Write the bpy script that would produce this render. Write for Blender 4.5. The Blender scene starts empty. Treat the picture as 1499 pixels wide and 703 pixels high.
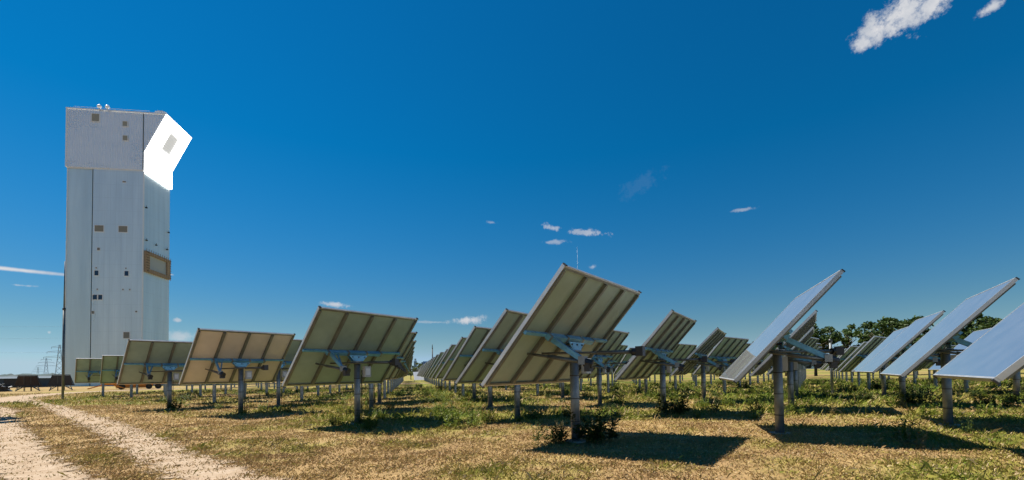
import bpy, math, random
import numpy as np
from mathutils import Vector, Matrix
R = math.radians
rng = np.random.default_rng(7)
random.seed(7)
S = bpy.context.scene
COL = S.collection

# ------------------------------------------------------------------ helpers
class MB:
    """collects boxes, bars, tubes and free faces into ONE mesh"""
    def __init__(s): s.v = []; s.f = []; s.m = []; s.mats = []
    def slot(s, mat):
        if mat not in s.mats: s.mats.append(mat)
        return s.mats.index(mat)
    def add(s, vs, fs, mat):
        b = len(s.v); k = s.slot(mat)
        s.v += [tuple(p) for p in vs]
        for f in fs: s.f.append(tuple(i + b for i in f)); s.m.append(k)
    def box(s, x0, x1, y0, y1, z0, z1, mat):
        vs = [(x, y, z) for x in (x0, x1) for y in (y0, y1) for z in (z0, z1)]
        s.add(vs, [(0,1,3,2),(4,6,7,5),(0,4,5,1),(2,3,7,6),(0,2,6,4),(1,5,7,3)], mat)
    def bar(s, a, b, w, h, mat, up=(0,0,1)):
        a = Vector(a); b = Vector(b); d = (b - a).normalized(); u = Vector(up)
        if abs(d.dot(u)) > .98: u = Vector((0,1,0))
        x = d.cross(u).normalized() * w / 2; y = x.normalized().cross(d).normalized() * h / 2
        vs = [p + i * x + j * y for p in (a, b) for i, j in ((-1,-1),(1,-1),(1,1),(-1,1))]
        s.add(vs, [(0,1,2,3),(7,6,5,4),(0,4,5,1),(1,5,6,2),(2,6,7,3),(3,7,4,0)], mat)
    def tube(s, a, b, r, mat, n=12, r2=None):
        a = Vector(a); b = Vector(b); d = (b - a).normalized(); u = Vector((0,0,1)) if abs(d.z) < .9 else Vector((1,0,0))
        x = d.cross(u).normalized(); y = d.cross(x); r2 = r if r2 is None else r2
        vs = []
        for p, q in ((a, r), (b, r2)):
            for k in range(n):
                t = 2 * math.pi * k / n; vs.append(p + (x * math.cos(t) + y * math.sin(t)) * q)
        fs = [(k, (k+1) % n, n + (k+1) % n, n + k) for k in range(n)] + [tuple(range(n))[::-1], tuple(range(n, 2*n))]
        s.add(vs, fs, mat)
    def ball(s, c, r, mat, n=10, sz=1.0):
        vs = []; fs = []
        for i in range(n // 2 + 1):
            th = math.pi * i / (n // 2)
            for k in range(n):
                ph = 2 * math.pi * k / n
                vs.append((c[0] + r*math.sin(th)*math.cos(ph), c[1] + r*math.sin(th)*math.sin(ph), c[2] + r*sz*math.cos(th)))
        for i in range(n // 2):
            for k in range(n): fs.append((i*n+k, (i+1)*n+k, (i+1)*n+(k+1) % n, i*n+(k+1) % n))
        s.add(vs, fs, mat)
    def prism(s, poly, axis_fn, mat):
        """poly: 2-D outline; axis_fn(p, t) -> 3-D for t in (0,1)"""
        n = len(poly); vs = [axis_fn(p, 0) for p in poly] + [axis_fn(p, 1) for p in poly]
        fs = [tuple(range(n))[::-1], tuple(range(n, 2*n))] + [(k, (k+1) % n, n + (k+1) % n, n + k) for k in range(n)]
        s.add(vs, fs, mat)
    def mesh(s, name, smooth=False):
        me = bpy.data.meshes.new(name); me.from_pydata(s.v, [], s.f)
        for m in s.mats: me.materials.append(m)
        me.polygons.foreach_set('material_index', s.m)
        import bmesh
        bm = bmesh.new(); bm.from_mesh(me); bmesh.ops.recalc_face_normals(bm, faces=bm.faces); bm.to_mesh(me); bm.free()
        if smooth:
            for p in me.polygons: p.use_smooth = len(p.vertices) == 4
        me.update(); return me
    def build(s, name, parent=None, smooth=False):
        o = bpy.data.objects.new(name, s.mesh(name, smooth)); COL.objects.link(o); o.parent = parent
        return o

def tag(o, label=None, cat=None, group=None, kind=None):
    if label: o['label'] = label
    if cat: o['category'] = cat
    if group: o['group'] = group
    if kind: o['kind'] = kind
    return o
def empty(name, loc, rz=0, sc=1):
    o = bpy.data.objects.new(name, None); o.empty_display_size = .2; COL.objects.link(o)
    o.location = loc; o.rotation_euler = (0, 0, rz); o.scale = (sc, sc, sc)
    return o
def children(o): return [c for c in o.children]
def copy_tree(o, parent=None):
    c = o.copy(); COL.objects.link(c); c.parent = parent
    for ch in children(o): copy_tree(ch, c)
    return c

# ------------------------------------------------------------------ materials
def mat(name, col=(.5,.5,.5), rough=.6, metal=0., var=0., scale=8., bump=0., bscale=60., spec=.5, emit=None, stretch=(1,1,1), col2=None):
    m = bpy.data.materials.new(name); m.use_nodes = True
    nt = m.node_tree; b = nt.nodes['Principled BSDF']; L = nt.links.new
    b.inputs['Base Color'].default_value = (*col, 1); b.inputs['Roughness'].default_value = rough
    b.inputs['Metallic'].default_value = metal; b.inputs['Specular IOR Level'].default_value = spec
    if emit:
        b.inputs['Emission Color'].default_value = (*emit[:3], 1); b.inputs['Emission Strength'].default_value = emit[3]
    if var or bump or col2:
        tc = nt.nodes.new('ShaderNodeTexCoord'); mp = nt.nodes.new('ShaderNodeMapping'); mp.inputs['Scale'].default_value = stretch
        L(tc.outputs['Object'], mp.inputs[0])
    if var or col2:
        n = nt.nodes.new('ShaderNodeTexNoise'); n.inputs['Scale'].default_value = scale; n.inputs['Detail'].default_value = 7; n.inputs['Roughness'].default_value = .65
        L(mp.outputs[0], n.inputs['Vector'])
        r = nt.nodes.new('ShaderNodeValToRGB'); L(n.outputs['Fac'], r.inputs[0])
        c2 = col2 or tuple(min(1, c * (1 + var)) for c in col)
        c1 = col if col2 else tuple(c * (1 - var) for c in col)
        r.color_ramp.elements[0].position = .3; r.color_ramp.elements[1].position = .7
        r.color_ramp.elements[0].color = (*c1, 1); r.color_ramp.elements[1].color = (*c2, 1)
        L(r.outputs[0], b.inputs['Base Color'])
        mr = nt.nodes.new('ShaderNodeMapRange'); L(n.outputs['Fac'], mr.inputs[0]); mr.inputs[3].default_value = max(0, rough - .1); mr.inputs[4].default_value = min(1, rough + .12)
        L(mr.outputs[0], b.inputs['Roughness'])
    if bump:
        n2 = nt.nodes.new('ShaderNodeTexNoise'); n2.inputs['Scale'].default_value = bscale; n2.inputs['Detail'].default_value = 4; L(mp.outputs[0], n2.inputs['Vector'])
        bp = nt.nodes.new('ShaderNodeBump'); bp.inputs['Strength'].default_value = bump; bp.inputs['Distance'].default_value = .02
        L(n2.outputs['Fac'], bp.inputs['Height']); L(bp.outputs[0], b.inputs['Normal'])
    return m

M = {}
M['mirror'] = mat('mirror_glass', (.74,.80,.82), .03, 1.0)
def dust_mirror(m):
    nt = m.node_tree; b = nt.nodes['Principled BSDF']; L = nt.links.new; out = nt.nodes['Material Output']
    d = nt.nodes.new('ShaderNodeBsdfDiffuse'); d.inputs[0].default_value = (.48,.49,.50,1)
    mx = nt.nodes.new('ShaderNodeMixShader'); n = nt.nodes.new('ShaderNodeTexNoise'); n.inputs['Scale'].default_value = 3.5; n.inputs['Detail'].default_value = 9
    tc = nt.nodes.new('ShaderNodeTexCoord'); L(tc.outputs['Object'], n.inputs['Vector'])
    mr = nt.nodes.new('ShaderNodeMapRange'); L(n.outputs['Fac'], mr.inputs[0]); mr.inputs[1].default_value = .3; mr.inputs[2].default_value = .75; mr.inputs[3].default_value = .115; mr.inputs[4].default_value = .15
    L(mr.outputs[0], mx.inputs[0]); L(b.outputs[0], mx.inputs[1]); L(d.outputs[0], mx.inputs[2]); L(mx.outputs[0], out.inputs[0])
dust_mirror(M['mirror'])
M['back'] = mat('painted_back_sheet', (.27,.375,.36), .42, 0, .12, 2.2, .15, 9)
M['back_lit_tint'] = mat('back_sheet_lit_tint', (.60,.56,.53), .5, 0, .07, 2.2, .15, 9)  # light thrown by neighbouring mirrors painted into this sheet's colour
M['rib'] = mat('rib_steel', (.155,.165,.15), .55, .3, .2, 5)
M['alu'] = mat('aluminium_edge', (.45,.46,.47), .38, .6, .12, 6)
M['sky_tint_steel'] = mat('sky_tint_galvanised_beam', (.13,.37,.58), .42, .2, .25, 9)  # blue of the reflected sky put into the galvanised steel colour
M['galv'] = mat('galvanised_steel', (.23,.25,.26), .45, .55, .28, 5, .1, 20)
M['galv_dark'] = mat('weathered_galvanised_steel', (.12,.13,.13), .5, .5, .3, 6)
M['black'] = mat('black_plastic', (.02,.02,.022), .45)
M['box'] = mat('control_box_paint', (.5,.52,.52), .45, 0, .08, 4)
M['sticker'] = mat('pale_sticker', (.8,.82,.84), .4)
M['concrete'] = mat('concrete', (.36,.34,.30), .9, 0, .2, 9, .3, 40)
def cladding(name, col, width):
    m = mat(name, col, .30, .34, .10, .5, stretch=(1,1,.10)); nt = m.node_tree; L = nt.links.new; b = nt.nodes['Principled BSDF']
    tc = nt.nodes.new('ShaderNodeTexCoord'); sp = nt.nodes.new('ShaderNodeSeparateXYZ'); L(tc.outputs['Object'], sp.inputs[0])
    def M_(op, a, v):
        n = nt.nodes.new('ShaderNodeMath'); n.operation = op; L(a, n.inputs[0]); n.inputs[1].default_value = v; return n.outputs[0]
    ad = nt.nodes.new('ShaderNodeMath'); ad.operation = 'ADD'; L(sp.outputs[0], ad.inputs[0]); L(sp.outputs[1], ad.inputs[1])
    joint = M_('LESS_THAN', M_('FRACT', M_('MULTIPLY', ad.outputs[0], 1/width), 1), .07)
    row = M_('LESS_THAN', M_('FRACT', M_('MULTIPLY', sp.outputs[2], 1/2.95), 1), .025)
    mx = nt.nodes.new('ShaderNodeMath'); mx.operation = 'MAXIMUM'; L(joint, mx.inputs[0]); L(row, mx.inputs[1])
    src = b.inputs['Base Color'].links[0].from_socket
    mc = nt.nodes.new('ShaderNodeMix'); mc.data_type = 'RGBA'; L(M_('MULTIPLY', mx.outputs[0], .13), mc.inputs[0]); L(src, mc.inputs[6]); mc.inputs[7].default_value = (*[c*.35 for c in col], 1)
    L(mc.outputs[2], b.inputs['Base Color']); return m
M['clad'] = cladding('pale_metal_cladding', (.70,.80,.84), 1.1)
M['clad_stair'] = mat('stair_cladding', (.63,.76,.80), .32, .34, .10, .4, stretch=(1,1,.1))
M['clad_top'] = mat('silver_corrugated_cladding', (.92,.94,.96), .27, .36, .10, .09, stretch=(.5,1,1.6))
M['trim'] = mat('white_trim', (.82,.84,.85), .4, .2)
M['groove'] = mat('dark_groove', (.03,.07,.10), .6)
M['glass_dark'] = mat('dark_window_glass', (.02,.04,.09), .12, 0, spec=.7)
M['louvre'] = mat('louvre_grey', (.20,.20,.18), .6, .2)
M['louvre_olive'] = mat('beige_window_blind', (.30,.30,.25), .6)
M['mirror_light'] = mat('receiver_mirror_light', (.9,.9,.88), .6, emit=(1,.98,.95,2.6))  # mirror light concentrated on the shield, given as emission
M['aperture'] = mat('receiver_tiles', (.3,.3,.3), .8, emit=(.95,.97,1,.26))  # faint emission stands in for mirror light on the tiles
M['wood'] = mat('orange_brown_timber', (.36,.265,.18), .7, 0, .3, 3)
M['inner'] = mat('pale_inner_wall', (.42,.46,.48), .7)
M['dark_metal'] = mat('dark_painted_metal', (.035,.035,.038), .55, .2, .3, 4)  # plain dark metal of hoppers, doors, lamp mast and scrap
M['rust'] = mat('brown_rusty_metal', (.06,.04,.03), .75, .1, .4, 2)
M['greyblue'] = mat('grey_blue_sheet', (.055,.08,.105), .85, .0, .2, .4)
M['pale'] = mat('pale_metal', (.5,.52,.53), .5, .3, .15, 2)
M['orange'] = mat('orange_paint', (.75,.24,.02), .45, 0, .15, 3)
M['rubber'] = mat('tyre_rubber', (.025,.025,.025), .85)
M['brown_wall'] = mat('brown_shed_wall', (.10,.075,.055), .8, 0, .2, 2)
M['city_haze_blue'] = mat('haze_blue_facade', (.10,.17,.36), .5, 0, .1, .02)  # bluish distance haze put into the facade colour
M['city_haze_pale'] = mat('haze_pale_facade', (.32,.42,.52), .6, 0, .1, .02)  # distance haze mixed into this paler facade colour too
M['bark'] = mat('bark', (.10,.075,.05), .9, 0, .3, 6, .5, 30)
M['wire'] = mat('wire_grey', (.12,.16,.20), .5, .3)
M['pylon'] = mat('pylon_grey', (.34,.45,.54), .5, .3)
M['white_sheet'] = mat('white_sheet', (.85,.85,.85), .4)
M['soil'] = mat('sandy_soil', (.48,.36,.25), .95)

def leaf_mat(name, c1, c2, trans=.25):
    m = bpy.data.materials.new(name); m.use_nodes = True; nt = m.node_tree; L = nt.links.new
    b = nt.nodes['Principled BSDF']; b.inputs['Roughness'].default_value = .55; b.inputs['Specular IOR Level'].default_value = .3
    g = nt.nodes.new('ShaderNodeNewGeometry'); r = nt.nodes.new('ShaderNodeValToRGB'); L(g.outputs['Random Per Island'], r.inputs[0])
    r.color_ramp.elements[0].color = (*c1, 1); r.color_ramp.elements[1].color = (*c2, 1)
    L(r.outputs[0], b.inputs['Base Color'])
    t = nt.nodes.new('ShaderNodeBsdfTranslucent'); L(r.outputs[0], t.inputs[0]); mx = nt.nodes.new('ShaderNodeMixShader'); mx.inputs[0].default_value = trans
    L(b.outputs[0], mx.inputs[1]); L(t.outputs[0], mx.inputs[2]); L(mx.outputs[0], nt.nodes['Material Output'].inputs[0])
    return m
M['leaf_dark'] = leaf_mat('dark_green_leaves', (.022,.05,.010), (.075,.11,.025))
M['leaf_mid'] = leaf_mat('green_leaves', (.035,.07,.014), (.09,.13,.03))
M['leaf_yellow'] = leaf_mat('yellow_green_leaves', (.06,.09,.018), (.14,.16,.04))
M['weed_dark'] = leaf_mat('dark_weed_leaves', (.04,.066,.014), (.10,.13,.03))
M['weed'] = leaf_mat('weed_leaves', (.08,.125,.014), (.20,.23,.03))
M['weed_dry'] = leaf_mat('dry_weed_leaves', (.16,.12,.05), (.30,.24,.10))
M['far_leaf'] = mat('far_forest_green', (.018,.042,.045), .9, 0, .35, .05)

def vcol_mat(name, rough=.9, trans=0., noise=0., bump=0.):
    m = bpy.data.materials.new(name); m.use_nodes = True; nt = m.node_tree; L = nt.links.new
    b = nt.nodes['Principled BSDF']; b.inputs['Roughness'].default_value = rough; b.inputs['Specular IOR Level'].default_value = .15
    a = nt.nodes.new('ShaderNodeAttribute'); a.attribute_name = 'col'; src = a.outputs['Color']
    tc = nt.nodes.new('ShaderNodeTexCoord')
    if noise:
        n = nt.nodes.new('ShaderNodeTexNoise'); n.inputs['Scale'].default_value = 5; n.inputs['Detail'].default_value = 9; n.inputs['Roughness'].default_value = .75
        L(tc.outputs['Object'], n.inputs['Vector'])
        mr = nt.nodes.new('ShaderNodeMapRange'); L(n.outputs['Fac'], mr.inputs[0]); mr.inputs[1].default_value = .25; mr.inputs[2].default_value = .75; mr.inputs[3].default_value = 1 - noise; mr.inputs[4].default_value = 1 + noise
        mul = nt.nodes.new('ShaderNodeVectorMath'); mul.operation = 'SCALE'; L(src, mul.inputs[0]); L(mr.outputs[0], mul.inputs['Scale']); src = mul.outputs[0]
    L(src, b.inputs['Base Color'])
    if bump:
        n2 = nt.nodes.new('ShaderNodeTexNoise'); n2.inputs['Scale'].default_value = 14; n2.inputs['Detail'].default_value = 8; L(tc.outputs['Object'], n2.inputs['Vector'])
        bp = nt.nodes.new('ShaderNodeBump'); bp.inputs['Strength'].default_value = bump; bp.inputs['Distance'].default_value = .06; L(n2.outputs['Fac'], bp.inputs['Height']); L(bp.outputs[0], b.inputs['Normal'])
    if trans:
        t = nt.nodes.new('ShaderNodeBsdfTranslucent'); L(src, t.inputs[0]); mx = nt.nodes.new('ShaderNodeMixShader'); mx.inputs[0].default_value = trans
        L(b.outputs[0], mx.inputs[1]); L(t.outputs[0], mx.inputs[2]); L(mx.outputs[0], nt.nodes['Material Output'].inputs[0])
    return m
M['ground'] = vcol_mat('dry_meadow_soil', .95, 0, .35, .7)
M['grass'] = vcol_mat('grass_blades', .8, .2)

# ------------------------------------------------------------------ noise, terrain
_lat = rng.random((256, 256))
def vnoise(x, y):
    xi = np.floor(x).astype(int); yi = np.floor(y).astype(int); fx = x - xi; fy = y - yi
    fx = fx*fx*(3-2*fx); fy = fy*fy*(3-2*fy); g = lambda i, j: _lat[i % 256, j % 256]
    return (g(xi,yi)*(1-fx)+g(xi+1,yi)*fx)*(1-fy) + (g(xi,yi+1)*(1-fx)+g(xi+1,yi+1)*fx)*fy
def fbm(x, y, s, o=4):
    v = 0; a = .5; t = 0
    for k in range(o):
        v = v + a*vnoise(x*s + 17.3*k, y*s + 9.1*k); t += a; a *= .55; s *= 2.1
    return v / t
def height(x, y):
    x = np.asarray(x, float); y = np.asarray(y, float)
    near = np.exp(-((x*x + y*y) / 60.0**2))
    return (.10*(fbm(x, y, .22, 3) - .5) + .05*(fbm(x + 50, y, .9, 2) - .5)) * near
RUT_R = [(-2.3,4.5),(-3.45,5.75),(-4.2,6.45),(-5.79,7.75),(-8.34,10.14),(-12.38,13.8),(-18.21,18.87),(-24.5,24.2),(-30.0,28.6),(-34.5,31.5),(-40.2,34.0),(-48,36)]
RUT_L = [(-4.6,4.6),(-6.2,6.1),(-8.59,7.99),(-12.28,11.14),(-18.3,16.3),(-25,22.3),(-33,27.0),(-42,30.5),(-50,32)]
ROAD_F = [(-31.5,28.6),(-38,34.5),(-43.5,42),(-47,50),(-47,58),(-43,64.5),(-34,67),(-20,68.5),(-6,69.5)]
def dense(pts, step=.35):
    pts = np.array(pts, float); out = []
    n = len(pts)
    for i in range(n - 1):
        p0, p1, p2, p3 = pts[max(i-1,0)], pts[i], pts[i+1], pts[min(i+2,n-1)]
        k = max(2, int(np.linalg.norm(p2 - p1) / step))
        for t in np.linspace(0, 1, k, endpoint=False):
            out.append(.5*((2*p1)+(-p0+p2)*t+(2*p0-5*p1+4*p2-p3)*t*t+(-p0+3*p1-3*p2+p3)*t**3))
    out.append(pts[-1]); return np.array(out)
TR = [(dense(RUT_R), .34), (dense(RUT_L), .36), (dense(ROAD_F, .8), 1.5)]
def road_dist(x, y):
    """signed: <0 inside a rut"""
    d = np.full(np.shape(x), 99.)
    for P, w in TR:
        for k in range(0, len(P), 2):
            d = np.minimum(d, np.hypot(x - P[k,0], y - P[k,1]) - w)
    return d

# heliostat lattice (fitted): origin + i*e1 + j*e2
O0 = np.array((1.15, 8.87)); E1 = np.array((-1.02, 4.55)); E2 = np.array((4.45, .71))
def cell(x, y):
    A = np.array([E1, E2]).T; q = np.linalg.solve(A, np.stack([np.ravel(x) - O0[0], np.ravel(y) - O0[1]]))
    return q[0].reshape(np.shape(x)), q[1].reshape(np.shape(x))
def greenness(x, y):
    i, j = cell(x, y)
    n = fbm(x, y, .35, 4); n2 = fbm(x + 31, y + 77, 1.6, 3)
    field = .75*np.clip((i + .55 + np.minimum(j, 0) * 1.0) / 1.6, 0, 1) * np.where(j > -6.5, 1, 0)
    aisle = np.exp(-((j + .36) / .22)**2) * np.clip(i - .6, 0, 1)
    right = np.clip((j - 1.2) / 1.5, 0, 1) * np.clip((i - .7) / .8, 0, 1)
    g = (n - .5) * 1.9 + (n2 - .5) * .9 + .11 + .32 * field + .35 * aisle + .28 * right
    g = g - .3*np.clip((16 - y - .5*x) / 10, 0, 1) * np.clip(-x / 3, 0, 1)
    far = np.clip((y - 30) / 40, 0, 1)
    return np.clip(g - .25 * far * np.clip((x - 5) / 15, 0, 1), 0, 1)
STRAW = np.array((.44,.30,.13)); BROWN = np.array((.32,.20,.09)); PALE = np.array((.54,.41,.235)); GREEN = np.array((.12,.17,.022)); DRYG = np.array((.275,.25,.052))
def meadow_col(x, y, g):
    b = np.clip((fbm(x + 9, y + 4, .8, 3) - .3) * 2.2, 0, 1)[..., None]
    base = BROWN * (1 - b) + STRAW * b
    g = g[..., None]
    return np.where(g < .5, base * (1 - 2*g) + DRYG * 2*g, DRYG * (2 - 2*g) + GREEN * (2*g - 1))

def axis_steps(fine0, fine1, step, far0, far1, grow=1.25):
    a = list(np.arange(fine0, fine1 + 1e-6, step)); d = step; v = fine1
    while v < far1: d *= grow; v += d; a.append(v)
    d = step; v = fine0
    while v > far0: d *= grow; v -= d; a.insert(0, v)
    return np.array(a)
def mesh_np(name, V, F, cols=None, mats=(), smooth=False):
    me = bpy.data.meshes.new(name); n = F.shape[1]
    me.vertices.add(len(V)); me.vertices.foreach_set('co', V.astype(np.float32).ravel())
    me.loops.add(F.size); me.loops.foreach_set('vertex_index', F.astype(np.int32).ravel())
    me.polygons.add(len(F)); me.polygons.foreach_set('loop_start', np.arange(0, F.size, n, dtype=np.int32)); me.polygons.foreach_set('loop_total', np.full(len(F), n, dtype=np.int32))
    if cols is not None:
        a = me.color_attributes.new('col', 'FLOAT_COLOR', 'POINT'); c = np.ones((len(V), 4), np.float32); c[:, :3] = cols; a.data.foreach_set('color', c.ravel())
    for m in mats: me.materials.append(m)
    me.update(calc_edges=True); me.validate()
    if smooth: me.polygons.foreach_set('use_smooth', np.ones(len(F), bool))
    return me
def link(name, me, parent=None):
    o = bpy.data.objects.new(name, me); COL.objects.link(o); o.parent = parent; return o
def grid_faces(nx, ny):
    i, j = np.meshgrid(np.arange(nx-1), np.arange(ny-1), indexing='ij'); b = (i*ny + j).ravel()
    return np.stack([b, b + ny, b + ny + 1, b + 1], 1)

xs = axis_steps(-36, 44, .3, -4000, 4000); ys = axis_steps(-3, 60, .3, -400, 6000)
X, Y = np.meshgrid(xs, ys, indexing='ij'); X = X.ravel(); Y = Y.ravel()
V = np.stack([X, Y, height(X, Y)], 1)
go = link('ground', mesh_np('ground', V, grid_faces(len(xs), len(ys)), meadow_col(X, Y, greenness(X, Y)) * .76, [M['ground']], True)); tag(go, kind='structure')

# dirt ruts: sheets 4 mm above the ground whose ragged edge dissolves into the grass
def dirt_material():
    m = bpy.data.materials.new('sandy_dirt'); m.use_nodes = True; nt = m.node_tree; L = nt.links.new; b = nt.nodes['Principled BSDF']
    b.inputs['Roughness'].default_value = .95; b.inputs['Specular IOR Level'].default_value = .1
    tc = nt.nodes.new('ShaderNodeTexCoord')
    n = nt.nodes.new('ShaderNodeTexNoise'); n.inputs['Scale'].default_value = 3; n.inputs['Detail'].default_value = 10; n.inputs['Roughness'].default_value = .72; L(tc.outputs['Object'], n.inputs['Vector'])
    r = nt.nodes.new('ShaderNodeValToRGB'); L(n.outputs['Fac'], r.inputs[0])
    for p, c in ((.28,(.23,.145,.08)),(.5,(.35,.26,.175)),(.72,(.44,.345,.255))):
        e = r.color_ramp.elements[0] if p == .28 else r.color_ramp.elements.new(p) if p == .5 else r.color_ramp.elements[-1]
        e.position = p; e.color = (*c, 1)
    L(r.outputs[0], b.inputs['Base Color'])
    n2 = nt.nodes.new('ShaderNodeTexNoise'); n2.inputs['Scale'].default_value = 22; n2.inputs['Detail'].default_value = 6; L(tc.outputs['Object'], n2.inputs['Vector'])
    bp = nt.nodes.new('ShaderNodeBump'); bp.inputs['Strength'].default_value = .6; bp.inputs['Distance'].default_value = .04; L(n2.outputs['Fac'], bp.inputs['Height']); L(bp.outputs[0], b.inputs['Normal'])
    a = nt.nodes.new('ShaderNodeAttribute'); a.attribute_name = 'edge'
    n3 = nt.nodes.new('ShaderNodeTexNoise'); n3.inputs['Scale'].default_value = 2.2; n3.inputs['Detail'].default_value = 9; n3.inputs['Roughness'].default_value = .7; L(tc.outputs['Object'], n3.inputs['Vector'])
    ad = nt.nodes.new('ShaderNodeMath'); ad.operation = 'MULTIPLY_ADD'; L(n3.outputs['Fac'], ad.inputs[0]); ad.inputs[1].default_value = 2.4; ad.inputs[2].default_value = -1.2
    sm = nt.nodes.new('ShaderNodeMath'); L(a.outputs['Fac'], sm.inputs[0]); L(ad.outputs[0], sm.inputs[1])
    mr = nt.nodes.new('ShaderNodeMapRange'); mr.interpolation_type = 'SMOOTHSTEP'; L(sm.outputs[0], mr.inputs[0]); mr.inputs[1].default_value = .52; mr.inputs[2].default_value = .78
    t = nt.nodes.new('ShaderNodeBsdfTransparent'); mx = nt.nodes.new('ShaderNodeMixShader'); L(mr.outputs[0], mx.inputs[0]); L(b.outputs[0], mx.inputs[1]); L(t.outputs[0], mx.inputs[2])
    L(mx.outputs[0], nt.nodes['Material Output'].inputs[0]); return m
M['dirt'] = dirt_material()
def strip(name, P, w, z):
    n = 13; t = np.gradient(P, axis=0); t /= np.linalg.norm(t, axis=1)[:, None] + 1e-9; nrm = np.stack([-t[:,1], t[:,0]], 1)
    u = np.linspace(-1, 1, n); W = w * 1.35
    V = []; ed = []
    for p, q in zip(P, nrm):
        for k in u:
            x, y = p + q * k * W; V.append((x, y, 0)); ed.append(abs(k))
    V = np.array(V); V[:, 2] = height(V[:,0], V[:,1]) + z - .0
    me = mesh_np(name, V, grid_faces(len(P), n), None, [M['dirt']], True)
    a = me.attributes.new('edge', 'FLOAT', 'POINT'); a.data.foreach_set('value', np.array(ed, np.float32))
    return tag(link(name, me), kind='structure')
strip('dirt_path', TR[0][0], .50, .012); strip('dirt_path', TR[1][0], .47, .018); strip('dirt_road', TR[2][0], 1.5, .024)

# ------------------------------------------------------------------ grass (uncountable: one object)
def make_grass():
    N = []
    def ring(y0, y1, dens, lo, hi, w):
        area = (y1*y1 - y0*y0) * 1.2 + 2*(y1-y0); n = int(area * dens)
        y = np.sqrt(rng.uniform(y0*y0, y1*y1, n)); x = rng.uniform(-1, 1, n) * (1.2*y + 1)
        N.append(np.stack([x, y, rng.uniform(lo, hi, n), np.full(n, w)], 1))
    ring(4.6, 9, 1900, .03, .10, .0065); ring(9, 14, 800, .04, .13, .011); ring(14, 24, 230, .05, .18, .02); ring(24, 48, 45, .08, .24, .04); ring(5, 12, 22, .10, .22, .005); ring(12, 30, 14, .14, .30, .011)
    P = np.concatenate(N); x, y = P[:,0], P[:,1]
    clump = fbm(x, y, 2.3, 2); rd = road_dist(x, y)
    keep = (rng.random(len(x)) < np.clip(.25 + 1.5*(clump - .3), .12, 1)) & ((rd > .1) | (rng.random(len(x)) < np.clip((rd + .45) * .9, .015, 1)))
    P = P[keep]; x, y = P[:,0], P[:,1]; n = len(x)
    g = greenness(x, y); gi = np.clip(g + rng.normal(0, .2, n), 0, 1)
    c = meadow_col(x, y, gi); pale = rng.random(n) < .09; c[pale] = PALE * .95; c = c * rng.uniform(.8, 1.2, (n, 1))
    L = P[:,2] * (.65 + 1.1*g); th = rng.uniform(0, 2*np.pi, n); tilt = rng.uniform(.15, 1.35, n) * (1 - .35*g)
    d = np.stack([np.cos(th)*np.sin(tilt), np.sin(th)*np.sin(tilt), np.cos(tilt)], 1) * L[:,None]
    s = np.stack([-np.sin(th), np.cos(th), 0*th], 1) * P[:,3:4] * .5
    b = np.stack([x, y, height(x, y) - .005], 1)
    V = np.stack([b - s, b + s, b + d*.6 + s*.6 + np.array((0,0,.01)), b + d + np.stack([d[:,0]*.25, d[:,1]*.25, -L*.12], 1)], 1).reshape(-1, 3)
    F = np.arange(4*n).reshape(n, 4)
    o = link('meadow_grass', mesh_np('meadow_grass', V, F, np.repeat(c, 4, 0), [M['grass']]))
    tag(o, 'dry straw and green meadow grass under the mirror rows', 'grass', kind='stuff')
make_grass()

# ------------------------------------------------------------------ weeds
def weed_mesh(name, h, spread, stems, leaf, material, seed):
    r = np.random.default_rng(seed); V = []; F = []
    for k in range(stems):
        a = r.uniform(0, 2*np.pi); q = spread * math.sqrt(r.random()); bx, by = q*math.cos(a)*.55, q*math.sin(a)*.55
        hh = h * r.uniform(.5, 1.05); lean = np.array((math.cos(a), math.sin(a))) * r.uniform(.05, .4) * hh
        tip = np.array((bx + lean[0], by + lean[1], hh)); base = np.array((bx, by, 0))
        s = np.array((-math.sin(a), math.cos(a), 0)) * .006; i = len(V); V += [base - s, base + s, tip + s*.4, tip - s*.4]; F.append((i, i+1, i+2, i+3))
        nl = int(7 + hh * 22)
        for m in range(nl):
            t = r.uniform(.12, 1.02); p = base + (tip - base)*t; b = r.uniform(0, 2*np.pi); up = r.uniform(.1, 1.1)
            l = leaf * r.uniform(.6, 1.25) * (1.15 - .55*t); d = np.array((math.cos(b), math.sin(b), up)); d /= np.linalg.norm(d)
            w = np.cross(d, (0,0,1.)); w /= np.linalg.norm(w) + 1e-6; w *= l * r.uniform(.13, .22)
            mid = p + d*l*.5 + np.array((0,0,.01)); e = p + d*l + np.array((0,0,-.18*l))
            i = len(V); V += [p, mid + w, e, mid - w]; F.append((i, i+1, i+2, i+3))
    return mesh_np(name, np.array(V), np.array(F), None, [material])
WM = {
 'bush': [weed_mesh('weed_bush', .6, .55, 34, .15, M['weed_dark'], s) for s in (1, 2)],
 'green': [weed_mesh('green_weed', .5, .4, 18, .12, M['weed'], s) for s in (3, 4, 5)],
 'spike': [weed_mesh('spiky_weed', .62, .16, 5, .12, M['weed_dark'], s) for s in (6, 7)],
 'dry': [weed_mesh('dry_weed', .45, .25, 9, .09, M['weed_dry'], s) for s in (8, 9)],
}
def weed(name, kind, k, x, y, sc, label, group=None):
    o = link(name, WM[kind][k % len(WM[kind])]); o.location = (x, y, float(height(x, y)) - .01); o.rotation_euler = (0, 0, random.uniform(0, 6.28)); o.scale = (sc, sc, sc)
    return tag(o, label, 'weed', group)

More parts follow.
